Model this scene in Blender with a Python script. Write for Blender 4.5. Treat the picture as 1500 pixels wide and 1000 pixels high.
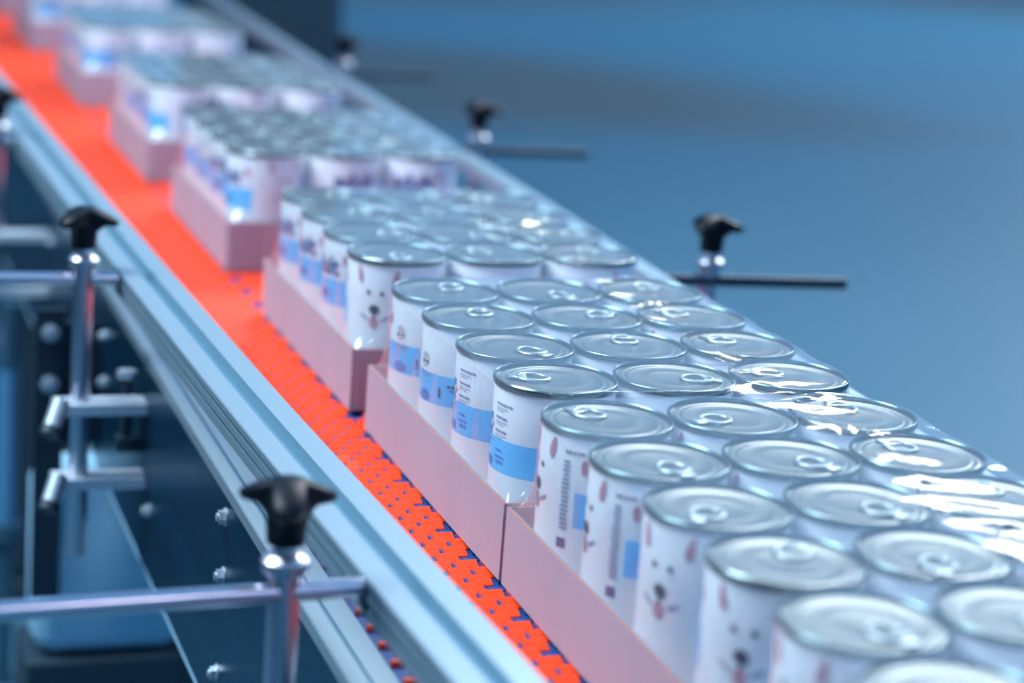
import bpy, bmesh, math, random
from mathutils import Matrix, Vector
random.seed(7)
S = bpy.context.scene
for o in list(bpy.data.objects): bpy.data.objects.remove(o, do_unlink=True)
COL = S.collection

# ------------------------------------------------------------------ camera
cd = bpy.data.cameras.new('camera'); cam = bpy.data.objects.new('camera', cd); COL.objects.link(cam)
S.camera = cam
yaw, pit, roll = 0.3382, 0.2386, 0.0750
F = Vector((math.sin(yaw)*math.cos(pit), math.cos(yaw)*math.cos(pit), -math.sin(pit)))
R0 = Vector((math.cos(yaw), -math.sin(yaw), 0)); U0 = R0.cross(F)
RT = R0*math.cos(roll) + U0*math.sin(roll); UP = U0*math.cos(roll) - R0*math.sin(roll)
M = Matrix((RT, UP, -F)).transposed().to_4x4(); M.translation = Vector((-0.5807, -1.5394, 0.5768))
cam.matrix_world = M
cd.sensor_width = 36; cd.lens = 3122.34/1500*36; cd.clip_start = .05; cd.clip_end = 200
cd.dof.use_dof = True; cd.dof.focus_distance = 1.735; cd.dof.aperture_fstop = 3.0

# ------------------------------------------------------------------ world, lamps, exposure
w = bpy.data.worlds.new('hall_light'); S.world = w; w.use_nodes = True
bg = w.node_tree.nodes['Background']; bg.inputs[0].default_value = (0.13, 0.42, 0.84, 1); bg.inputs[1].default_value = 0.46
def lamp(name, loc, target, sx, sy, power, color):
    l = bpy.data.lights.new(name, 'AREA'); l.shape = 'RECTANGLE'; l.size = sx; l.size_y = sy
    l.energy = power; l.color = color
    o = bpy.data.objects.new(name, l); COL.objects.link(o); o.location = loc
    o.rotation_euler = (Vector(target)-Vector(loc)).to_track_quat('-Z', 'Y').to_euler()
    return o
lamp('ceiling_or_fill_lamp', (-2.1, 0.9, 2.9), (0, 0.6, 0), 1.3, 2.4, 172, (0.76, 0.90, 1.0))
lamp('ceiling_or_fill_lamp', (0.6, -3.2, 2.9), (0.1, 0.5, 0), 0.22, 0.18, 5, (1.0, 0.86, 0.92))
lamp('ceiling_or_fill_lamp', (-1.5, -2.6, 2.8), (0.1, 0.5, 0), 0.22, 0.18, 5, (0.85, 0.94, 1.0))
lamp('ceiling_or_fill_lamp', (3.0, 4.0, 4.0), (0.2, 0.2, 0), 2.8, 1.0, 92, (0.95, 0.98, 1.0))
lamp('ceiling_or_fill_lamp', (4.6, 6.2, 7.2), (0.2, 1.0, 0), 3.4, 0.6, 85, (0.95, 0.98, 1.0))
lamp('ceiling_or_fill_lamp', (14.0, 13.0, 7.5), (8.5, 12.5, -0.9), 4.0, 4.0, 900, (0.80, 0.91, 1.0))  # added fill with no seen source, brightens the far floor
lamp('ceiling_or_fill_lamp', (4.4, 2.6, 4.4), (0.2, 0.0, 0), 0.5, 2.2, 40, (0.95, 0.98, 1.0))
S.view_settings.view_transform = 'Standard'; S.view_settings.look = 'None'
S.view_settings.exposure = 0.88; S.view_settings.gamma = 1.0; S.view_settings.use_curve_mapping = False

FZ = -0.9
# ------------------------------------------------------------------ materials
def nodes_of(name):
    m = bpy.data.materials.new(name); m.use_nodes = True
    nt = m.node_tree; b = nt.nodes['Principled BSDF']
    return m, nt, b
def mat(name, col, rough=.5, metal=0., var=0., scale=20., bump=0., bscale=80., stretch=None, spec=.5, coat=0., rvar=0.):
    m, nt, b = nodes_of(name); N, L = nt.nodes, nt.links
    b.inputs['Base Color'].default_value = (*col, 1); b.inputs['Roughness'].default_value = rough
    b.inputs['Metallic'].default_value = metal; b.inputs['Specular IOR Level'].default_value = spec
    b.inputs['Coat Weight'].default_value = coat
    tc = N.new('ShaderNodeTexCoord'); mp = N.new('ShaderNodeMapping'); L.new(tc.outputs['Object'], mp.inputs[0])
    if stretch: mp.inputs['Scale'].default_value = stretch
    nz = N.new('ShaderNodeTexNoise'); nz.inputs['Scale'].default_value = scale; nz.inputs['Detail'].default_value = 4
    L.new(mp.outputs[0], nz.inputs['Vector'])
    if var:
        mx = N.new('ShaderNodeMix'); mx.data_type = 'RGBA'
        mx.inputs['A'].default_value = tuple(c*(1-var) for c in col)+(1,)
        mx.inputs['B'].default_value = tuple(min(1, c*(1+var)) for c in col)+(1,)
        L.new(nz.outputs['Fac'], mx.inputs['Factor']); L.new(mx.outputs['Result'], b.inputs['Base Color'])
    if rvar:
        mr = N.new('ShaderNodeMapRange'); mr.inputs['To Min'].default_value = max(.02, rough-rvar); mr.inputs['To Max'].default_value = rough+rvar
        L.new(nz.outputs['Fac'], mr.inputs['Value']); L.new(mr.outputs[0], b.inputs['Roughness'])
    if bump:
        n2 = N.new('ShaderNodeTexNoise'); n2.inputs['Scale'].default_value = bscale; n2.inputs['Detail'].default_value = 3
        L.new(mp.outputs[0], n2.inputs['Vector'])
        bp = N.new('ShaderNodeBump'); bp.inputs['Strength'].default_value = bump; bp.inputs['Distance'].default_value = .002
        L.new(n2.outputs['Fac'], bp.inputs['Height']); L.new(bp.outputs[0], b.inputs['Normal'])
    return m
def floor_material():
    m = mat('floor_coating', (.038, .127, .192), .50, var=.06, scale=.6, bump=.04, bscale=6)
    nt = m.node_tree; N, L = nt.nodes, nt.links; b = N['Principled BSDF']
    src = b.inputs['Base Color'].links[0].from_socket
    tc = N.new('ShaderNodeTexCoord')
    prev = src
    # soft shadow and reflection bands painted into the floor colour, in metres
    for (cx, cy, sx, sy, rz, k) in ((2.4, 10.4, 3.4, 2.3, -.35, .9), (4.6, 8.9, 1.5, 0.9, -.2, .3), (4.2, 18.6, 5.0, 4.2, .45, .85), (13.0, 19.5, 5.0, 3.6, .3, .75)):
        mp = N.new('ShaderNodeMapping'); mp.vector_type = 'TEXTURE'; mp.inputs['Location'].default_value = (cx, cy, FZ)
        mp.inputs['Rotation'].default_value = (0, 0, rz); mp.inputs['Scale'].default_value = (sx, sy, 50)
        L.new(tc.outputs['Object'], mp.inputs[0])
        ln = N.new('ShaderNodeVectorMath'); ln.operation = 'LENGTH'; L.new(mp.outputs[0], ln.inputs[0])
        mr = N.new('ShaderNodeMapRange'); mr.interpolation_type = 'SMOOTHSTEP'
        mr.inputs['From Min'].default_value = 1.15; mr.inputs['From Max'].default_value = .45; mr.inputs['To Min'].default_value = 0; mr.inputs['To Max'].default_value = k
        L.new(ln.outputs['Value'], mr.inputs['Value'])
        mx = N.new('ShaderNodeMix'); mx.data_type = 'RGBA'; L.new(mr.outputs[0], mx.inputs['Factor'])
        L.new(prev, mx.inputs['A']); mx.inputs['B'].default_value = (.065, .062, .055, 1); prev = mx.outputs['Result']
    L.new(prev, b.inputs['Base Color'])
    return m
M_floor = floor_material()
M_addedwall = mat('added_wall_dark', (.02, .045, .07), .7, var=.2, scale=2)
M_alu = mat('anodised_aluminium', (.28, .385, .45), .42, .6, var=.06, scale=6, stretch=(40, 1, 40), bump=.03, bscale=30)
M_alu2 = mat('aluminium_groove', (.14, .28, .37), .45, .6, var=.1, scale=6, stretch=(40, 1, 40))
M_plate = mat('brushed_steel_plate', (.006, .055, .115), .32, .75, var=.5, scale=7, stretch=(1, .5, 3), rvar=.12)
M_steel = mat('polished_steel', (.52, .52, .60), .34, 1., var=.05, scale=30)
M_rod = mat('ground_steel_rod', (.66, .64, .72), .22, 1., var=.05, scale=30)
M_shadedsteel = mat('shaded_steel', (.03, .05, .075), .4, .6, var=.1, scale=30)  # right rods: shade and dark reflections put into the steel colour
M_bar = mat('pale_clamp_aluminium', (.62, .70, .78), .5, .3, var=.06, scale=30)
M_bolt = mat('zinc_bolt', (.48, .56, .62), .42, .7, var=.08, scale=60)
M_black = mat('black_plastic', (.003, .005, .010), .40, spec=.16, var=.2, scale=60, bump=.05, bscale=300)
M_dark = mat('dark_bracket', (.012, .03, .05), .5, .2, var=.3, scale=20)
M_orange = mat('orange_plastic', (.93, .058, .006), .42, spec=.36, var=.10, scale=90, bump=.08, bscale=260)
M_blue = mat('blue_belt_plastic', (.008, .070, .26), .45, var=.15, scale=60)
M_board = mat('kraft_board', (.445, .315, .385), .75, var=.07, scale=18, bump=.12, bscale=420, stretch=(1, 1, .35))
M_board_in = mat('board_core', (.34, .17, .15), .85, var=.12, scale=60)
M_label = mat('white_label_paper', (.80, .84, .89), .34, var=.015, scale=40, coat=.15)
M_lblue = mat('label_light_blue', (.10, .54, 1.0), .34, var=.03, scale=40, coat=.15)
M_tin = mat('tinplate', (.50, .56, .56), .26, 1., var=.05, scale=50)
M_rim = mat('rim_tin_shaded', (.13, .20, .205), .24, .95, var=.05, scale=50)  # dark reflection on the seam is put into the rim colour
M_ptab = mat('pull_tab_tin', (.40, .46, .46), .36, .9, var=.05, scale=50)
M_lid = mat('lid_tinplate', (.18, .20, .185), .30, .75, var=.08, scale=30, bump=.03, bscale=60, rvar=.04)
M_navy = mat('print_navy', (.012, .07, .30), .45)
M_teal = mat('print_blue', (.02, .24, .62), .45)
M_grey = mat('print_grey', (.26, .28, .42), .5)
M_pale = mat('print_pale_grey', (.50, .53, .66), .5)
M_pink = mat('print_pink', (.52, .24, .32), .5)
M_ink = mat('print_ink', (.008, .015, .06), .5)
M_leg = mat('painted_leg', (.33, .60, .78), .55, var=.06, scale=5)
M_cab = mat('dark_cabinet', (.012, .035, .055), .6, var=.3, scale=2)
M_far = mat('far_machine_paint', (.02, .085, .14), .6, var=.3, scale=2)
M_pipe = mat('blue_pipe', (.07, .24, .42), .5, var=.1, scale=9)
M_belly = mat('belly_pan_steel', (.03, .06, .09), .5, .4, var=.2, scale=4)

def film_material():
    m = bpy.data.materials.new('shrink_film'); m.use_nodes = True
    nt = m.node_tree; N, L = nt.nodes, nt.links; N.clear()
    out = N.new('ShaderNodeOutputMaterial')
    tr = N.new('ShaderNodeBsdfTransparent'); tr.inputs[0].default_value = (.955, .97, .985, 1)
    gl = N.new('ShaderNodeBsdfGlossy'); gl.inputs['Roughness'].default_value = .09; gl.inputs[0].default_value = (1, 1, 1, 1)
    df = N.new('ShaderNodeBsdfDiffuse'); df.inputs[0].default_value = (.80, .86, .95, 1)
    tc = N.new('ShaderNodeTexCoord'); mp = N.new('ShaderNodeMapping'); L.new(tc.outputs['Object'], mp.inputs[0])
    mp.inputs['Scale'].default_value = (1, 3.2, 1)
    nz = N.new('ShaderNodeTexNoise'); nz.inputs['Scale'].default_value = 14; nz.inputs['Detail'].default_value = 2.5; nz.inputs['Distortion'].default_value = .8
    L.new(mp.outputs[0], nz.inputs['Vector'])
    bp = N.new('ShaderNodeBump'); bp.inputs['Strength'].default_value = .16; bp.inputs['Distance'].default_value = .004
    L.new(nz.outputs['Fac'], bp.inputs['Height'])
    L.new(bp.outputs[0], gl.inputs['Normal'])
    lw = N.new('ShaderNodeLayerWeight'); lw.inputs['Blend'].default_value = .5; L.new(bp.outputs[0], lw.inputs['Normal'])
    pw = N.new('ShaderNodeMath'); pw.operation = 'POWER'; pw.inputs[1].default_value = 4.5; L.new(lw.outputs['Facing'], pw.inputs[0])
    fr = N.new('ShaderNodeMapRange'); fr.inputs['To Min'].default_value = .055; fr.inputs['To Max'].default_value = .7; L.new(pw.outputs[0], fr.inputs['Value'])
    m1 = N.new('ShaderNodeMixShader'); m1.inputs[0].default_value = .075
    L.new(tr.outputs[0], m1.inputs[1]); L.new(df.outputs[0], m1.inputs[2])
    m2 = N.new('ShaderNodeMixShader'); L.new(fr.outputs[0], m2.inputs[0])
    L.new(m1.outputs[0], m2.inputs[1]); L.new(gl.outputs[0], m2.inputs[2])
    L.new(m2.outputs[0], out.inputs[0])
    return m
M_film = film_material()

# ------------------------------------------------------------------ mesh helpers
class MB:
    def __init__(s): s.v = []; s.f = []; s.m = []
    def add(s, v, f, mi=0):
        b = len(s.v); s.v += [tuple(p) for p in v]
        s.f += [tuple(b+i for i in q) for q in f]; s.m += [mi]*len(f)
    def box(s, x0, x1, y0, y1, z0, z1, mi=0, bev=0.):
        if bev <= 0:
            v = [(x0,y0,z0),(x1,y0,z0),(x1,y1,z0),(x0,y1,z0),(x0,y0,z1),(x1,y0,z1),(x1,y1,z1),(x0,y1,z1)]
            s.add(v, [(0,3,2,1),(4,5,6,7),(0,1,5,4),(1,2,6,5),(2,3,7,6),(3,0,4,7)], mi); return
        bm = bmesh.new(); bmesh.ops.create_cube(bm, size=1)
        for p in bm.verts: p.co = Vector(((x0+x1)/2+p.co.x*(x1-x0), (y0+y1)/2+p.co.y*(y1-y0), (z0+z1)/2+p.co.z*(z1-z0)))
        bmesh.ops.bevel(bm, geom=list(bm.edges), offset=bev, segments=2, affect='EDGES', profile=.5)
        s.bm(bm, mi)
    def bm(s, bm, mi=0):
        bm.verts.index_update(); s.add([v.co[:] for v in bm.verts], [[v.index for v in f.verts] for f in bm.faces], mi); bm.free()
    def tube(s, a, b, r0, r1=None, n=20, mi=0, cap=True):
        r1 = r0 if r1 is None else r1; a = Vector(a); b = Vector(b); d = (b-a).normalized()
        u = d.orthogonal().normalized(); w = d.cross(u); v = []
        for p, r in ((a, r0), (b, r1)):
            for i in range(n):
                t = 2*math.pi*i/n; v.append(p+u*r*math.cos(t)+w*r*math.sin(t))
        f = [(i, (i+1) % n, n+(i+1) % n, n+i) for i in range(n)]
        if cap: f += [tuple(range(n-1, -1, -1)), tuple(range(n, 2*n))]
        s.add(v, f, mi)
    def lathe(s, prof, n=48, mi=0, close=False, x=0, y=0):
        k = len(prof); v = []
        for r, z in prof:
            for i in range(n):
                t = 2*math.pi*i/n; v.append((x+r*math.cos(t), y+r*math.sin(t), z))
        f = []
        for j in range(k-1 if not close else k):
            a, b = j*n, ((j+1) % k)*n
            for i in range(n): f.append((a+i, a+(i+1) % n, b+(i+1) % n, b+i))
        if not close:
            if prof[0][0] > 1e-6: f.append(tuple(range(n-1, -1, -1)))
            if prof[-1][0] > 1e-6: f.append(tuple(range((k-1)*n, k*n)))
        s.add(v, f, mi)
    def extrude_path(s, prof, path, mi=0, mis=None):
        # prof: closed polygon [(dx, z)], path: [(x, y)]
        n = len(prof); v = []; base = len(s.v)
        for px, py in path: v += [(px+dx, py, z) for dx, z in prof]
        for j in range(len(path)-1):
            for i in range(n):
                q = (j*n+i, j*n+(i+1) % n, (j+1)*n+(i+1) % n, (j+1)*n+i)
                s.f.append(tuple(base+t for t in q)); s.m.append(mis[i] if mis else mi)
        s.v += v
        s.f.append(tuple(base+i for i in range(n-1, -1, -1))); s.m.append(mi)
        s.f.append(tuple(base+(len(path)-1)*n+i for i in range(n))); s.m.append(mi)
    def mesh(s, name, mats, smooth=None):
        me = bpy.data.meshes.new(name); me.from_pydata(s.v, [], s.f)
        for m in (mats if isinstance(mats, (list, tuple)) else [mats]): me.materials.append(m)
        me.polygons.foreach_set('material_index', s.m)
        bm = bmesh.new(); bm.from_mesh(me); bmesh.ops.recalc_face_normals(bm, faces=bm.faces); 
        if smooth is not None:
            for f in bm.faces: f.smooth = True
            for e in bm.edges:
                if len(e.link_faces) == 2 and e.calc_face_angle(0) > math.radians(smooth): e.smooth = False
        bm.to_mesh(me); bm.free(); me.update()
        return me
def put(name, me, parent=None, loc=None, rot=None):
    o = bpy.data.objects.new(name, me); COL.objects.link(o); o.parent = parent
    if loc: o.location = loc
    if rot: o.rotation_euler = rot
    return o
def tag(o, label=None, cat=None, group=None, kind=None):
    if label: o['label'] = label
    if cat: o['category'] = cat
    if group: o['group'] = group
    if kind: o['kind'] = kind
    return o
def thing(name, label, cat, loc=(0,0,0), rz=0, group=None):
    o = bpy.data.objects.new(name, None); o.empty_display_size = .02; COL.objects.link(o)
    o.location = loc; o.rotation_euler = (0, 0, rz)
    return tag(o, label, cat, group)
def lerp_tab(tab, y):
    if y <= tab[0][0]: (a, b) = tab[0], tab[1]
    elif y >= tab[-1][0]: (a, b) = tab[-2], tab[-1]
    else:
        for a, b in zip(tab, tab[1:]):
            if a[0] <= y <= b[0]: break
    return a[1]+(b[1]-a[1])*(y-a[0])/(b[0]-a[0])

Y0, Y1 = -1.35, 4.9
# ------------------------------------------------------------------ floor
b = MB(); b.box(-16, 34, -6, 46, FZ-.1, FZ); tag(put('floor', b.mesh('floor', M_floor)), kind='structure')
b = MB(); b.box(-2.75, -2.6, -5, 14, FZ, 2.4); tag(put('added_wall_left', b.mesh('added_wall_left', M_addedwall)), kind='structure')  # unseen wall, added to darken the reflections in the side plate

# ------------------------------------------------------------------ conveyor frame
XL, XR = -0.2165, 0.3575
cf = thing('belt_conveyor', 'steel conveyor frame with bolted side plate, carrying the orange belt', 'conveyor', (0, 0, FZ))
def fpart(name, mb, mats, smooth=None): return put(name, mb.mesh(name, mats, smooth), cf, (0, 0, -FZ))
for sx, x0, x1 in (('l', XL, XL+.004), ('r', XR-.004, XR)):
    b = MB(); b.box(x0, x1, Y0, Y1, -.2325, -.012, bev=.0008); fpart('side_plate', b, M_plate)
    b = MB()                                       # folded lower lip of the plate
    b.box(min(x0, x1) if sx == 'l' else x0-.012, x1+.012 if sx == 'l' else x1, Y0, Y1, -.2365, -.2327); fpart('plate_lip', b, M_leg)
pr = [(0, -.012), (0, -.0012), (.0012, 0), (.0125, 0), (.0132, -.0018), (.0158, -.0018), (.0165, 0), (.0335, 0), (.0345, -.001), (.0345, -.012)]
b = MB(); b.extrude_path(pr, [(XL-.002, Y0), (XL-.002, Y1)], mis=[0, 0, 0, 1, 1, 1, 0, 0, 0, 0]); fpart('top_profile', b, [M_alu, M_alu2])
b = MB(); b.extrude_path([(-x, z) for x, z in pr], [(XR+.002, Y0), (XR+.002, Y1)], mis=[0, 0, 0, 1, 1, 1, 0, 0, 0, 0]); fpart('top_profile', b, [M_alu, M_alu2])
b = MB(); b.box(XL+.0045, XR-.0045, Y0+.02, Y1-.02, -.2, -.19); fpart('belly_pan', b, M_belly)
b = MB(); b.box(XL+.0345, XR-.0345, Y0+.01, Y1-.01, -.040, -.022); fpart('slider_bed', b, M_dark)
def hexbolt():
    b = MB(); b.tube((0, 0, 0), (-.0015, 0, 0), .0085, n=24, mi=0); b.tube((-.0015, 0, 0), (-.0065, 0, 0), .0066, n=6, mi=0)
    b.tube((-.0065, 0, 0), (-.0085, 0, 0), .0038, n=14); return b.mesh('bolt', M_bolt)
ME_bolt = hexbolt()
for y, z in ((.2167, -.033), (.2146, -.087), (.226, -.1836), (.97, -.0594), (.965, -.116), (.617, -.1623), (1.52, -.06), (1.52, -.12), (-.52, -.033), (-.52, -.087)):
    put('bolt', ME_bolt, cf, (XL, y, z-FZ), (random.random(), 0, 0))
# supporting legs under the left edge
for y in (1.0, 3.1):
    b = MB(); b.box(-.292, -.10, y, y+.10, -.485, -.237, bev=.028); fpart('leg', b, M_leg, 60)
    b = MB(); b.box(-.30, -.07, y-.01, y+.12, FZ, -.4855, bev=.004); fpart('leg_base', b, M_cab)
    b = MB(); b.box(-.297, -.262, y-.012, y-.002, -.40, 0.0-.03, bev=.002); fpart('leg_bracket', b, M_dark)
    b = MB(); b.box(-.297, XL-.0003, y-.001, y+.008, -.20, -.05); fpart('bracket_web', b, M_dark)
    for z in (-.0599, -.1236):
        put('bolt', ME_bolt, cf, (-.2795, y-.012, z-FZ), (0, 0, math.pi/2)).scale = (1.3, 1.3, 1.3)
    b = MB(); b.box(XR-.2, XR-.02, y, y+.05, FZ, -.237); fpart('leg', b, M_leg)
# hanging clevis bolt by the rail support
b = MB(); b.tube((XL-.016, .69, -.10), (XL-.016, .69, -.032), .006, n=12, mi=1); b.tube((XL-.016, .69, -.035), (XL-.016, .69, -.027), .011, n=6, mi=0)
b.box(XL-.026, XL, .68, .70, -.116, -.10, mi=1, bev=.001); fpart('clevis_bolt', b, [M_bolt, M_dark], 30)

# ------------------------------------------------------------------ belt
belt = thing('conveyor_belt', 'modular conveyor belt of orange grip tabs on blue links', 'belt', (0, 0, -.02))
BX0, BX1 = XL+.0325, XR-.0325
b = MB(); b.box(BX0+.0005, BX1-.0005, Y0+.01, Y1-.01, -.0215, -.0049); put('belt_base', b.mesh('belt_base', M_blue), belt, (0, 0, .02))
PITCH, TW, GAP = .0168, .0224, .0029
def tab_mesh(w, name='belt_tab'):
    # cross section along y: rounded hump, raised at the far edge
    pf = [(-.0080, -.0048), (-.0078, -.0038), (-.0064, -.0030), (.0010, -.0010), (.0048, .0005), (.0068, .0002), (.0075, -.0048)]
    h = w/2; v = [(-h+(.0006 if 0 < i < 6 else 0), y, z) for i, (y, z) in enumerate(pf)] + [(h-(.0006 if 0 < i < 6 else 0), y, z) for i, (y, z) in enumerate(pf)]
    n = len(pf); f = [(i, i+1, n+i+1, n+i) for i in range(n-1)] + [tuple(range(n)), tuple(range(2*n-1, n-1, -1))]
    return v, f
tv, tf = tab_mesh(TW-GAP)
b = MB(); b.add(tv, tf); ME_tab = b.mesh('belt_tab', M_orange, 40)
cells = []; link = MB()
nrow = int((Y1-Y0-.06)/PITCH); r0 = Y0+.03
ref = round((.0771-.0105-r0)/PITCH)          # row index where a blue notch starts
for r in range(nrow):
    y = r0+r*PITCH; odd = (r-ref) % 2; x = -.0665 + (.0112 if odd else 0)
    k = math.ceil((-.174-x)/TW); 
    while True:
        xa = x+k*TW; k += 1
        if xa+TW > .274: break
        notch = (abs(xa-(-.0665)) < .003 and (r-ref) % 4 == 0) or (abs(xa-(-.0553)) < .003 and (r-ref) % 4 == 1)
        if notch: 
            link.box(xa+.003, xa+TW-.003, y-.004, y+.006, -.0048, -.0036); continue
        cells.append((xa+TW/2, y))
        link.box(xa-GAP/2+.0004, xa+GAP/2-.0004, y-.0056, y+.0046, -.0048, -.0015)
edge = MB()
for r in range(nrow):
    if (r-ref) % 2 == 0: edge.box(-.1792, -.1690, r0+r*PITCH-.003, r0+r*PITCH+.003, -.0048, -.001, bev=0)
tag(put('edge_tabs', edge.mesh('edge_tabs', M_orange), belt, (0, 0, .02)), kind='stuff')
front = [c for c in cells if -.135 < c[0] < -.048 and c[1] > -.47]
front.sort(key=lambda c: c[1]); front = front[:300]; fs = set(front)
for c in front: put('belt_tab', ME_tab, belt, (c[0], c[1], .02))
b = MB()
for c in cells:
    if c not in fs: b.add([(px+c[0], py+c[1], pz) for px, py, pz in tv], tf)
tag(put('belt_tabs', b.mesh('belt_tabs', M_orange, 40), belt, (0, 0, .02)), kind='stuff')
tag(put('link_pins', link.mesh('link_pins', M_blue), belt, (0, 0, .02)), kind='stuff')

# ------------------------------------------------------------------ guide rails
LTAB = [(-.9, -.148), (-.44, -.1605), (-.25, -.1685), (-.1, -.1735), (.05, -.179), (.21, -.184), (.37, -.188), (.65, -.195), (1.2, -.206), (2.08, -.222), (3.5, -.245), (4.8, -.262)]
RTAB = [(-.9, .338), (.0, .352), (.55, .364), (1.14, .384), (2.4, .418), (3.8, .468), (4.8, .50)]
ZT = .090
def railprof(s):
    # from the inner edge outwards; s=-1: left rail
    W = .0545
    p = [(0, ZT-.001), (.0010, ZT), (.0205, ZT), (.0222, ZT-.0022), (.0250, ZT-.0075), (.0325, ZT-.0075), (.0345, ZT-.0006), (.0352, ZT), (W-.001, ZT), (W, ZT-.001),
         (W, ZT-.006), (W-.004, ZT-.0063), (W-.004, ZT-.0095), (W, ZT-.0098), (W, ZT-.0155), (W-.004, ZT-.016), (W-.004, ZT-.019), (W, ZT-.0193), (W, ZT-.027), (0.004, ZT-.027), (0, ZT-.022)]
    mi = [0]*len(p)
    for i in (2, 3, 4, 5, 10, 11, 12, 14, 15, 16): mi[i] = 1
    return [(s*x, z) for x, z in p], mi
ys = [Y0+i*(Y1-Y0)/60 for i in range(61)]
def rail(tab, s, name, label):
    p, mi = railprof(s)
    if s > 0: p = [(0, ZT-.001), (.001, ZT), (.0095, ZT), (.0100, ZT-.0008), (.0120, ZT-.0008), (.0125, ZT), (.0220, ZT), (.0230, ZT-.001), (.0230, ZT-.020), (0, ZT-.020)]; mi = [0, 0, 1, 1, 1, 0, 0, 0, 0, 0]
    t = thing(name, label, 'rail', (0, 0, ZT-.027))
    off = 0 if s < 0 else -.0230
    pth = [(lerp_tab(tab, y)+off, y) for y in ys]
    b = MB(); b.extrude_path(p, pth, mis=mi); put('rail_profile', b.mesh('rail_profile', [M_alu, M_alu2], 30), t, (0, 0, -(ZT-.027)))
    b = MB(); b.extrude_path([(s*-.0015, ZT-.002), (s*-.0015, ZT-.0195), (0, ZT-.0195), (0, ZT-.002)], pth)
    put('wear_strip', b.mesh('wear_strip', M_alu), t, (0, 0, -(ZT-.027)))
    return t
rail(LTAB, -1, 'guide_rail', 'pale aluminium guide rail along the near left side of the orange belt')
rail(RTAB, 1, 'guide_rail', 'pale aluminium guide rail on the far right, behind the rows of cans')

# ------------------------------------------------------------------ rail supports (post, rod, star knob, clamps)
def knob_mesh():
    bm = bmesh.new(); n = 72; rings = []
    prof = [(.30, -.0215), (.31, -.020), (.33, -.004), (.62, .0045), (.93, .0105), (1.0, .0145), (.97, .0170), (.70, .0195), (.35, .0213), (.0001, .0216)]
    vs = []
    for fr, z in prof:
        ring = []
        for i in range(n):
            t = 2*math.pi*i/n; lobe = (.5+.5*math.cos(3*t))**1.3
            rmax = .0145+.0215*lobe; r = .0130*fr/.31 if fr <= .34 else .0125+(rmax-.0125)*(fr-.33)/.67 if fr > .33 and z > -.003 and fr >= .6 else rmax*fr
            if fr <= .35 and z > .02: r = .010
            if fr < .01: r = .0004
            droop = -.0085*max(0, (r-.013)/.023)**.9 if z > .005 else (-.0045*max(0, (r-.013)/.023) if z > 0 else 0)
            ring.append(bm.verts.new((r*math.cos(t), r*math.sin(t), z+droop)))
        rings.append(ring)
    for a, c in zip(rings, rings[1:]):
        for i in range(n): bm.faces.new((a[i], a[(i+1) % n], c[(i+1) % n], c[i]))
    bm.faces.new(rings[0][::-1]); bm.faces.new(rings[-1])
    b = MB(); b.bm(bm); return b.mesh('knob', M_black, 55)
ME_knob = knob_mesh()
def support(label, x, y, s, kr, rod_in, rod_out, dy=0):
    t = thing('rail_support', label, 'support', (x, y, -.225), 0, 'adjustable posts holding the guide rails')
    Z = .225
    b = MB(); b.lathe([(.0095, -.223), (.0105, -.2215), (.0105, .094)], 28); put('post', b.mesh('post', M_steel, 40), t, (0, 0, Z))
    b = MB(); b.lathe([(.0106, .0935), (.0150, .0945), (.0158, .098), (.0158, .103), (.0125, .1065), (.0085, .108), (.0085, .118)], 30); put('collar', b.mesh('collar', M_steel, 35), t, (0, 0, Z))
    put('knob', ME_knob, t, (0, 0, .1362+Z), (0, 0, kr))
    b = MB(); b.tube((rod_in-x, 0, .0815), (rod_out-x, dy, .0815), .0068, n=22); put('rod', b.mesh('rod', M_rod if s < 0 else M_shadedsteel, 40), t, (0, 0, Z))
    b = MB(); b.box(min(rod_in-x, rod_in-x-s*.016), max(rod_in-x, rod_in-x-s*.016), -.011, .011, .066, .0885, bev=.0015); put('rail_bracket', b.mesh('rail_bracket', M_dark), t, (0, 0, Z))
    for z in (-.0575, -.1396):
        b = MB(); inner = (XL-.0002-x if s < 0 else XR+.0002-x)
        xa, xb = sorted((s*.028, inner)); b.box(xa, xb, -.017, .017, z-.0065, z+.0065, bev=.001); bar = put('clamp_bar', b.mesh('clamp_bar', M_bar), t, (0, 0, Z))
        b = MB(); b.tube((s*.022, -.017, z+.012), (s*.034, -.034, z-.016), .0095, .0095, n=14, mi=0); b.tube((s*.033, -.032, z-.014), (s*.036, -.037, z-.021), .0115, n=14, mi=1)
        put('clamp_lever', b.mesh('clamp_lever', [M_bolt, M_dark], 40), bar)
    return t
side = {-1: 'left', 1: 'right'}
support('steel rail post with black star knob, largest and nearest, at the bottom left', -.2755, -.262, -1, -1.80, lerp_tab(LTAB, -.262)-.0547, -.52, -.017)
support('steel rail post with black star knob at the left, with two pale clamp bars', -.2863, .6595, -1, -2.35, lerp_tab(LTAB, .66)-.0547, -.42, .002)
support('rail post on the left edge of the picture, only its black knob showing beside belt', -.292, 1.56, -1, -2.2, lerp_tab(LTAB, 1.56)-.0547, -.42)
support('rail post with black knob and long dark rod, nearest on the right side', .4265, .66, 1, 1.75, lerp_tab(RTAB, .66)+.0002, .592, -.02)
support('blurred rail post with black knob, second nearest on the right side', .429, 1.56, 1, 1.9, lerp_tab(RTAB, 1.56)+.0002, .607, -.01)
support('dim rail post with black knob, farthest on the right against the dark machine', .4405, 2.46, 1, 1.6, lerp_tab(RTAB, 2.46)+.0002, .62, 0)

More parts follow.
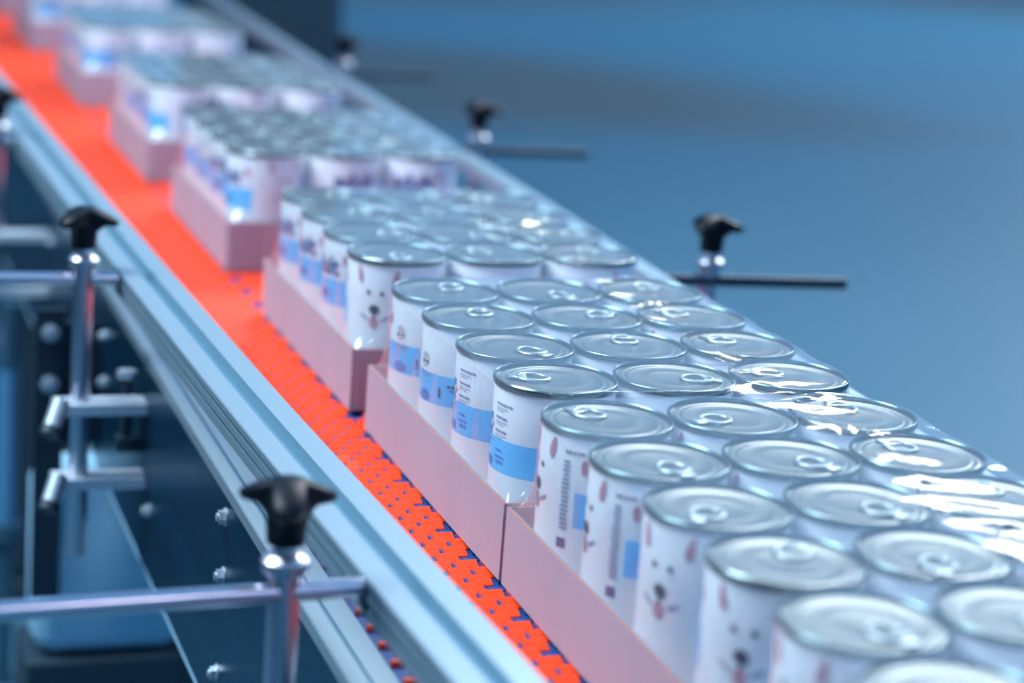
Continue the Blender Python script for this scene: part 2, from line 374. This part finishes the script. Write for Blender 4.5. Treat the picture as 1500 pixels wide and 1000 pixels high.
# ------------------------------------------------------------------ machines around
cab = thing('drive_cabinet', 'dark drive cabinet under the conveyor at the lower left', 'cabinet', (-.5, 2.3, FZ))
b = MB(); b.box(-.75, .55, 0, .5, 0, .62, bev=.01); put('housing', b.mesh('housing', M_cab), cab)
b = MB(); b.box(-.7, .5, -.012, -.0002, .05, .58, bev=.004); put('door_panel', b.mesh('door_panel', M_cab), cab)
b = MB(); b.box(-.75, .55, -.05, -.013, .0, .045, bev=.004); put('plinth', b.mesh('plinth', M_cab), cab)
pp = thing('blue_pipe', 'short vertical blue pipe with flanged foot at the left picture edge', 'pipe', (-.238, 1.9, FZ))
b = MB(); b.tube((0, 0, .29), (0, 0, .56), .016, n=20); put('pipe', b.mesh('pipe', M_pipe, 40), pp)
b = MB(); b.tube((0, 0, .262), (0, 0, .29), .03, n=24); b.tube((0, 0, 0), (0, 0, .262), .014, n=20); put('flange_foot', b.mesh('flange_foot', M_far, 40), pp)
b = MB(); b.tube((0, 0, .56), (0, 0, .6615), .02, n=20); put('pipe_cap', b.mesh('pipe_cap', M_far, 40), pp)
fm = thing('side_machine', 'dark blue machine housing beyond the right guide rail, out of focus', 'machine', (.60, 4.5, FZ))
b = MB(); b.box(0, .36, 0, .7, .05, 1.9, bev=.02); put('housing', b.mesh('housing', M_far), fm)
b = MB(); b.box(.03, .33, -.012, -.0003, .5, 1.0, bev=.006); put('access_panel', b.mesh('access_panel', M_cab), fm)
b = MB()
for x in (.04, .32):
    for y in (.06, .64): b.tube((x, y, 0), (x, y, .05), .03, n=16)
put('feet', b.mesh('feet', M_cab), fm)

# ------------------------------------------------------------------ trays, cans, film
RC, HC, PX, PY = .05, .147, .1026, .1030
XW, GL, HT, TB = .0048, .0047, .0636, .0030
FRONT = [-.8365, -.4247, 0., .4785, 1.115, 1.75, 2.54, 3.40, 4.16]    # y of the front can row's centre
ORD = ['nearest', 'second', 'third', 'fourth', 'fifth', 'sixth', 'seventh', 'eighth', 'ninth']
PACK = ['nearest pack', 'second nearest pack', 'sharply focused third pack', 'fourth pack from camera', 'fifth pack from camera', 'sixth pack from camera', 'seventh pack from camera', 'eighth pack from camera', 'farthest pack']

def can_meshes():
    n = 72
    prof = [(.0455, .0008), (.0475, 0), (.0490, .0008), (.0492, .0030), (.0486, .0048), (.0486, .0730), (.0486, .1000), (.0486, .1395), (.0480, .1412)]
    b = MB(); b.lathe(prof, n)
    me_b = MB(); me_b.v, me_b.f = b.v, b.f; me_b.m = []
    for fi, f in enumerate(b.f):
        j, i = divmod(fi, n); deg = (i+.5)*360/n; mi = 0
        if j < 3: mi = 2
        if j == 5 and (170 < deg < 325 or deg > 345 or deg < 70): mi = 1
        if j >= 8: mi = 2 if fi >= 7*n else mi
        me_b.m.append(mi)
    body = me_b.mesh('body', [M_label, M_lblue, M_tin], 40)
    b = MB(); b.lathe([(.0483, .1414), (.0498, .1417), (.0504, .1427), (.0504, .1454), (.0499, .1466), (.0490, .1470), (.0481, .1463), (.0475, .1450), (.0473, .1432)], n, close=True)
    rim = b.mesh('rim', M_rim, 50)
    pf = [(.0475, .1438), (.0465, .1436), (.0452, .1441), (.0440, .1444), (.0425, .1444), (.0415, .1440), (.0400, .1440), (.0392, .1444), (.0376, .1444), (.0368, .1441), (.0250, .1443), (.0225, .1446), (.0205, .1443), (.0001, .1443)]
    b = MB(); b.lathe(pf, n); lid = b.mesh('lid', M_lid, 60)
    # pull tab: rounded ring, nose and rivet
    b = MB(); N = 36; K = 8; cx = .0190; v = []; f = []
    for i in range(N):
        t = 2*math.pi*i/N; ca, sa = math.cos(t), math.sin(t); ex = .0125 if ca > 0 else .0145
        c = Vector((cx+ex*ca*.92, .0108*sa, .1460 + .0009*(ca > .3)*(ca-.3))); nrm = Vector((ca, sa, 0)).normalized()
        for k in range(K):
            a = 2*math.pi*k/K; p = c+nrm*(.0019*math.cos(a))+Vector((0, 0, .0009*math.sin(a))); v.append(p)
    for i in range(N):
        for k in range(K): f.append((i*K+k, i*K+(k+1) % K, ((i+1) % N)*K+(k+1) % K, ((i+1) % N)*K+k))
    b.add(v, f)
    b2 = bmesh.new(); bmesh.ops.create_cone(b2, cap_ends=True, segments=18, radius1=.0042, radius2=.0032, depth=.0030)
    for p in b2.verts: p.co += Vector((.0335, 0, .1448))
    b.bm(b2); b.box(.0285, .0390, -.0062, .0062, .1452, .1466, bev=.0006); b.box(.0235, .0300, -.0085, .0085, .1453, .1462, bev=.0004)
    tab = b.mesh('pull_tab', M_ptab, 40)
    return body, rim, lid, tab
ME_body, ME_rim, ME_lid, ME_ptab = can_meshes()

# flat print wrapped on the can: list of (polygon in mm-arc coordinates)
RP = .0486+.00035
class Print:
    def __init__(s): s.b = MB()
    def place(s, v, f, mi):
        bm = bmesh.new(); vs = [bm.verts.new((p[0], p[1], 0)) for p in v]
        for q in f:
            try: bm.faces.new([vs[i] for i in q])
            except ValueError: pass
        xs = [p[0] for p in v]; x = math.floor(min(xs)/.003)*.003
        while x < max(xs):
            bmesh.ops.bisect_plane(bm, geom=list(bm.verts)+list(bm.edges)+list(bm.faces), plane_co=(x, 0, 0), plane_no=(1, 0, 0)); x += .003
        for p in bm.verts:
            t = p.co.x/RP; r = RP+.00006*mi; p.co = Vector((r*math.cos(t), r*math.sin(t), p.co.y))
        s.b.bm(bm, mi)
    def rect(s, deg, z, wd, h, mi, dx=0, tilt=0):
        x = math.radians(deg)*RP+dx; s.place([(x-wd/2, z-h/2), (x+wd/2, z-h/2+tilt), (x+wd/2, z+h/2+tilt), (x-wd/2, z+h/2)], [(0, 1, 2, 3)], mi)
    def ell(s, deg, z, a, c, mi, rot=0, n=18, taper=0):
        x = math.radians(deg)*RP; pts = []
        for i in range(n):
            t = 2*math.pi*i/n; u = a*math.cos(t)*(1-taper*math.sin(t)); w2 = c*math.sin(t)
            pts.append((x+u*math.cos(rot)-w2*math.sin(rot), z+u*math.sin(rot)+w2*math.cos(rot)))
        s.place(pts, [tuple(range(n))], mi)
    def ring(s, deg, z, a, c, th, mi, n=6, ph=math.pi/6):
        x = math.radians(deg)*RP; o = []; i_ = []
        for i in range(n):
            t = 2*math.pi*i/n+ph; o.append((x+a*math.cos(t), z+c*math.sin(t))); i_.append((x+(a-th)*math.cos(t), z+(c-th)*math.sin(t)))
        s.place(o+i_, [(i, (i+1) % n, n+(i+1) % n, n+i) for i in range(n)], mi)
    def text(s, txt, deg, z, size, mi, rot=0, bold=.0):
        cu = bpy.data.curves.new('t', 'FONT'); cu.body = txt; cu.size = size; cu.align_x = 'CENTER'; cu.resolution_u = 3; cu.offset = bold; cu.fill_mode = 'FRONT'
        o = bpy.data.objects.new('t', cu); COL.objects.link(o); dg = bpy.context.evaluated_depsgraph_get(); dg.update()
        me = bpy.data.meshes.new_from_object(o.evaluated_get(dg)); v = [p.co.copy() for p in me.vertices]; f = [tuple(p.vertices) for p in me.polygons]
        bpy.data.objects.remove(o); bpy.data.curves.remove(cu); bpy.data.meshes.remove(me)
        x = math.radians(deg)*RP; c, sn = math.cos(rot), math.sin(rot)
        s.place([(x+p.x*c-p.y*sn, z+p.x*sn+p.y*c) for p in v], f, mi)
    def line(s, deg0, z, widths, h, mi):
        x = math.radians(deg0)*RP
        for wd in widths:
            s.place([(x, z), (x+wd, z), (x+wd, z+h), (x, z+h)], [(0, 1, 2, 3)], mi); x += wd+.0009
PM = [M_navy, M_teal, M_grey, M_pale, M_pink, M_ink]
def label_print():
    p = Print(); rr = random.Random(3)
    p.text('adult', 18, .1050, .0275, 0, bold=.0011)                # dark blue name
    p.rect(22, .0845, .022, .009, 1); p.line(4, .0925, [.007, .004, .008], .0012, 3)
    p.ell(60, .122, .0042, .0060, 4, .3, taper=.3)
    # animal face: ears, eyes, nose, tongue
    p.ell(97, .1300, .0032, .0088, 4, .22, taper=.35); p.ell(143, .1300, .0032, .0088, 4, -.22, taper=.35)
    for d in (110, 127): p.ell(d, .1130, .0024, .0022, 5)
    p.ell(118.5, .0965, .0056, .0048, 5); p.rect(118.5, .0905, .0016, .007, 5); p.ell(118.5, .0835, .0048, .0060, 4); p.ell(105, .0880, .0060, .0014, 2, -.5); p.ell(132, .0880, .0060, .0014, 2, .5)
    # vertical text column
    p.line(158, .1290, [.006, .003, .006], .0022, 2)
    for k in range(16): p.rect(160+.0, .1225-k*.0034, .0052+.002*rr.random(), .0019, 2, dx=.001*rr.random())
    p.rect(160, .0600, .0075, .0075, 0); p.ell(178, .1200, .0030, .0062, 4)
    # badge with small print
    p.ring(202, .1105, .0062, .0068, .0007, 5); p.ell(198.5, .1090, .0016, .0016, 5); p.ell(205, .1090, .0016, .0016, 5); p.ring(202, .1130, .0022, .0016, .0006, 5, n=10)
    p.line(192.5, .0985, [.004, .003, .006, .003], .0012, 2); p.line(194.5, .0960, [.005, .004, .004], .0010, 2); p.line(193, .0925, [.003, .006, .004], .0008, 3)
    p.ell(203, .0790, .0085, .0050, 1)
    # dark panel and stamp
    p.rect(255, .1085, .0075, .0185, 1); p.ell(260, .1100, .0038, .0030, 3); p.rect(258, .0960, .012, .0012, 2)
    p.line(236, .0905, [.004, .003, .005], .0022, 5); p.line(239, .0870, [.005, .005], .0020, 1); p.line(226, .0800, [.0016], .0095, 5); p.rect(258, .0795, .013, .007, 1)
    # three short paragraphs
    for k, z in enumerate((.1275, .1165, .1055)):
        p.line(270, z, [.0045, .0030, .0062, .0044][:3 if k else 4], .0017, 2); p.line(270, z-.0028, [.006, .003, .0045], .0010, 3); p.line(270, z-.0048, [.004, .006], .0009, 3)
    p.line(272, .0900, [.003, .005], .0016, 1); p.line(272, .0845, [.004, .0025, .004], .0018, 1); p.line(274, .0800, [.005, .0035], .0026, 1)
    return p.b.mesh('label_print', PM)
ME_print = label_print()

proto = None
VIEW = {}   # label angle that faces the viewer: (pack, row from front, column) -> degrees
for r in range(4): VIEW[(1, r, 0)] = 195; VIEW[(3, r, 0)] = 45
for r in range(1, 4): VIEW[(3, r, 0)] = 84
VIEW.update({(2, 3, 0): 250, (2, 2, 0): 262, (2, 1, 0): 332, (2, 0, 0): 335, (3, 0, 0): 137, (3, 0, 1): 330, (3, 0, 2): 60,
             (4, 0, 0): 78, (4, 0, 1): 350, (4, 0, 2): 22, (0, 3, 0): 175, (1, 0, 0): 150, (1, 1, 0): 165})
TABA = {(2, 0, 0): 165, (2, 1, 0): -60, (2, 2, 0): 70, (2, 3, 0): 60, (2, 0, 1): -20, (2, 1, 1): 80, (2, 1, 2): 120, (2, 2, 2): 130, (2, 0, 2): 150, (2, 3, 2): 80, (1, 3, 0): 120}
ROWS = ['front row', 'second row', 'third row', 'back row']; COLS = ['left', 'middle', 'right']
rnd = random.Random(11)
def place_can(k, r, c, x, y, z):
    global proto
    lab = 'white food can with silver lid, %s %s, in the %s' % (ROWS[r], COLS[c], PACK[k])
    az = 249.5; face = VIEW.get((k, r, c), rnd.choice([20, 60, 200, 330, 340, 250, 0]) + rnd.uniform(-10, 10))
    rz = math.radians(az-face)
    if proto is None:
        t = thing('food_can', lab, 'can', (x, y, z), rz, 'shrink-wrapped food cans on the belt')
        parts = [put('body', ME_body, t), put('rim', ME_rim, t), put('lid', ME_lid, t)]; parts += [put('pull_tab', ME_ptab, parts[2]), put('label_print', ME_print, parts[0])]
        proto = (t, parts)
    else:
        t = proto[0].copy(); COL.objects.link(t); t.location = (x, y, z); t.rotation_euler = (0, 0, rz); t['label'] = lab
        parts = []
        for i, q in enumerate(proto[1]):
            d = q.copy(); COL.objects.link(d); d.parent = parts[2] if i == 3 else parts[0] if i == 4 else t; parts.append(d)
    ta = TABA.get((k, r, c), rnd.uniform(0, 360))
    parts[3].rotation_euler = (0, 0, math.radians(ta)-rz)
    return t

def tray_meshes():
    L0, L1 = -RC-GL, 3*PY+RC+GL; W0, W1 = -RC-XW, 2*PX+RC+XW; T = .0028
    out = []
    b = MB(); b.box(W0+T, W1-T, L0+T, L1-T, .0004, .0026); out.append(('base_panel', b.mesh('base_panel', M_board)))
    def wall(x0, x1, y0, y1, name):
        # board with slightly uneven top edge and a paler face; a thin core shows on the cut edge
        bm = bmesh.new(); n = 14; along = (x1-x0) > (y1-y0); vv = []
        for i in range(n+1):
            t = i/n; dz = .0005*math.sin(9*t+x0*50)+.0003*math.sin(23*t); bow = (.0006*math.sin(math.pi*t))
            for (p, q) in ((0, 0), (1, 0), (1, 1), (0, 1)):
                if along: co = (x0+(x1-x0)*t, (y1 if p else y0)-(bow if y0 < 0 else -bow), q)
                else: co = ((x1 if p else x0)-(bow if x0 < 0 else -bow), y0+(y1-y0)*t, q)
                vv.append(bm.verts.new((co[0], co[1], .0004 if q == 0 else HT+dz)))
        for i in range(n):
            a = i*4
            for j in range(4):
                f = bm.faces.new((vv[a+j], vv[a+(j+1) % 4], vv[a+4+(j+1) % 4], vv[a+4+j])); f.material_index = 1 if j == 2 else 0
        bm.faces.new(vv[:4]); bm.faces.new(vv[-4:])
        me = bpy.data.meshes.new(name); bmesh.ops.recalc_face_normals(bm, faces=bm.faces); bm.to_mesh(me); bm.free()
        me.materials.append(M_board); me.materials.append(M_board_in); out.append((name, me))
    wall(W0, W0+T, L0+.0002, L1-.0002, 'side_wall'); wall(W1-T, W1, L0+.0002, L1-.0002, 'side_wall')
    wall(W0+T, W1-T, L0, L0+T, 'end_wall'); wall(W0+T, W1-T, L1-T, L1, 'end_wall')
    # folded glue flaps wrapped round the two front corners
    for s in (0, 1):
        b = MB(); xa = W0+T+.0003 if s == 0 else W1-T-.034; 
        n = 8; v = []
        for i in range(n+1):
            x = xa+.0335*i/n; d = .0008+.0007*abs(math.sin(i*1.3))*(1 if i < 5 else .2)
            for yy, zz in ((L0-.00005, .001), (L0-d, .001), (L0-d, HT-.001), (L0-.00005, HT-.001)): v.append((x, yy, zz))
        f = []
        for i in range(n):
            for j in range(4): f.append((4*i+j, 4*i+(j+1) % 4, 4*i+4+(j+1) % 4, 4*i+4+j))
        f += [(3, 2, 1, 0), (4*n, 4*n+1, 4*n+2, 4*n+3)]
        b.add(v, f); out.append(('corner_flap', b.mesh('corner_flap', M_board)))
    return out
TRAY = tray_meshes()

def film_mesh(seed):
    rg = random.Random(seed); x0, x1, y0, y1 = -RC, 2*PX+RC, -RC, 3*PY+RC
    ph = [rg.uniform(0, 6.28) for _ in range(8)]
    cent = [(i*PX, j*PY) for i in range(3) for j in range(4)]
    cx, cy = (x0+x1)/2, (y0+y1)/2; hx, hy = (x1-x0)/2, (y1-y0)/2
    NS = 44          # per corner arc / side share
    def outline(inset, rad, grow=0):
        ax, ay = hx+grow-inset, hy+grow-inset; r = max(.0015, min(rad, ax-.001, ay-.001)); pts = []
        for q, (sx, sy) in enumerate(((1, 1), (-1, 1), (-1, -1), (1, -1))):
            for i in range(NS//2):
                t = math.pi/2*q + math.pi/2*i/(NS//2-1); pts.append((cx+sx*(ax-r)+r*math.cos(t), cy+sy*(ay-r)+r*math.sin(t)))
            nx_ = NS if q % 2 == 0 else int(NS*1.35)
            p1 = pts[-1]; t = math.pi/2*(q+1); sx2, sy2 = ((1, 1), (-1, 1), (-1, -1), (1, -1))[(q+1) % 4]
            p2 = (cx+sx2*(ax-r)+r*math.cos(t), cy+sy2*(ay-r)+r*math.sin(t))
            for i in range(1, nx_): pts.append((p1[0]+(p2[0]-p1[0])*i/nx_, p1[1]+(p2[1]-p1[1])*i/nx_))
        return pts
    ZF = HC+.0011
    def top(x, y):
        d = sorted(math.hypot(x-a, y-c) for a, c in cent)[:2]
        k = d[0]; z = ZF
        if k > .0512:
            u = min(1, (k-.0512)/.021); z -= (.0009+.0030*max(0, min(1, (x-.08)/.15)))*u*u*(3-2*u)
        if k < .044: z -= .0012*max(0, 1-(k/.044)**2)*0
        # large soft waves and pull lines towards the far right corner
        z += .0005*math.sin(31*x+9*y+ph[0])*math.sin(17*y+ph[1])*(1 if k > .046 else .25) 
        wv = math.exp(-((x-.178)/.047)**2); z += wv*.0029*math.sin(112*y+16*x+ph[2]+1.5*math.sin(33*x+ph[3])+1.3*math.sin(23*y+ph[5]))*(1 if k > .046 else .75)
        return max(z, HC+.0003) if .044 < k < .0515 else z
    rings = []
    for ins in [.128, .112, .098, .086, .075, .066, .058, .051, .045, .039, .034, .029, .0245, .0205, .017, .0135, .0105, .008, .0058, .004, .0026, .0016]:
        rings.append([(x, y, top(x, y)) for x, y in outline(ins, max(.006, .052-ins))])
    n = len(rings[0])
    for dz, gr in ((.0004, -.0006), (.0012, .0004), (.003, .0012), (.007, .0014)):
        rings.append([(x, y, min(ZF, top(x, y)+.0005)-dz if dz < .003 else ZF-dz) for x, y in outline(0, .052+gr, gr)])
    zend = HT-.006
    for i in range(1, 13):
        t = i/12; z = ZF-.007-(ZF-.007-zend)*t; fl = max(0, (t-.42)/.58)**2.3
        rad = .0534*(1-fl)+.004*fl; gr = .0014+.0003*fl
        ring = []
        for j, (x, y) in enumerate(outline(0, rad, gr)):
            wv = .0007*math.sin(j*.55+ph[4]+3*t)*math.sin(math.pi*t)
            ring.append((x+(-wv if x < cx else wv)*0+0, y, z+.0))
            nx, ny = (x-cx)/hx, (y-cy)/hy; l = math.hypot(nx, ny); ring[-1] = (x+min(0, wv)*nx/l, y+min(0, wv)*ny/l, z)
        rings.append(ring)
    v = [p for r in rings for p in r]; f = []
    for a in range(len(rings)-1):
        for i in range(n): f.append((a*n+i, a*n+(i+1) % n, (a+1)*n+(i+1) % n, (a+1)*n+i))
    b = MB(); b.add(v, f); f0 = list(range(n)); b.add(rings[0], [tuple(f0)])
    return b.mesh('shrink_film', M_film, 70)
FILMS = [film_mesh(s) for s in (1, 2, 3)]

for k, yf in enumerate(FRONT):
    t = thing('cardboard_tray', 'pinkish brown cardboard tray holding the cans of the %s' % PACK[k], 'tray', (0, yf, .0008), 0, 'cardboard trays riding on the belt')
    for nm, me in TRAY: put(nm, me, t)
    for r in range(4):
        for c in range(3):
            if k == 0 and (r < 2 or c == 2): continue          # wholly outside the frame
            if k >= 7 and r > 0 and c > 0: continue              # hidden behind the front row
            place_can(k, r, c, c*PX, yf+r*PY, .0035)
    o = put('shrink_film', FILMS[k % 3], None, (0, yf, .0035))
    tag(o, 'clear glossy shrink film stretched over the %s' % PACK[k], 'film', 'clear shrink films over the packs')
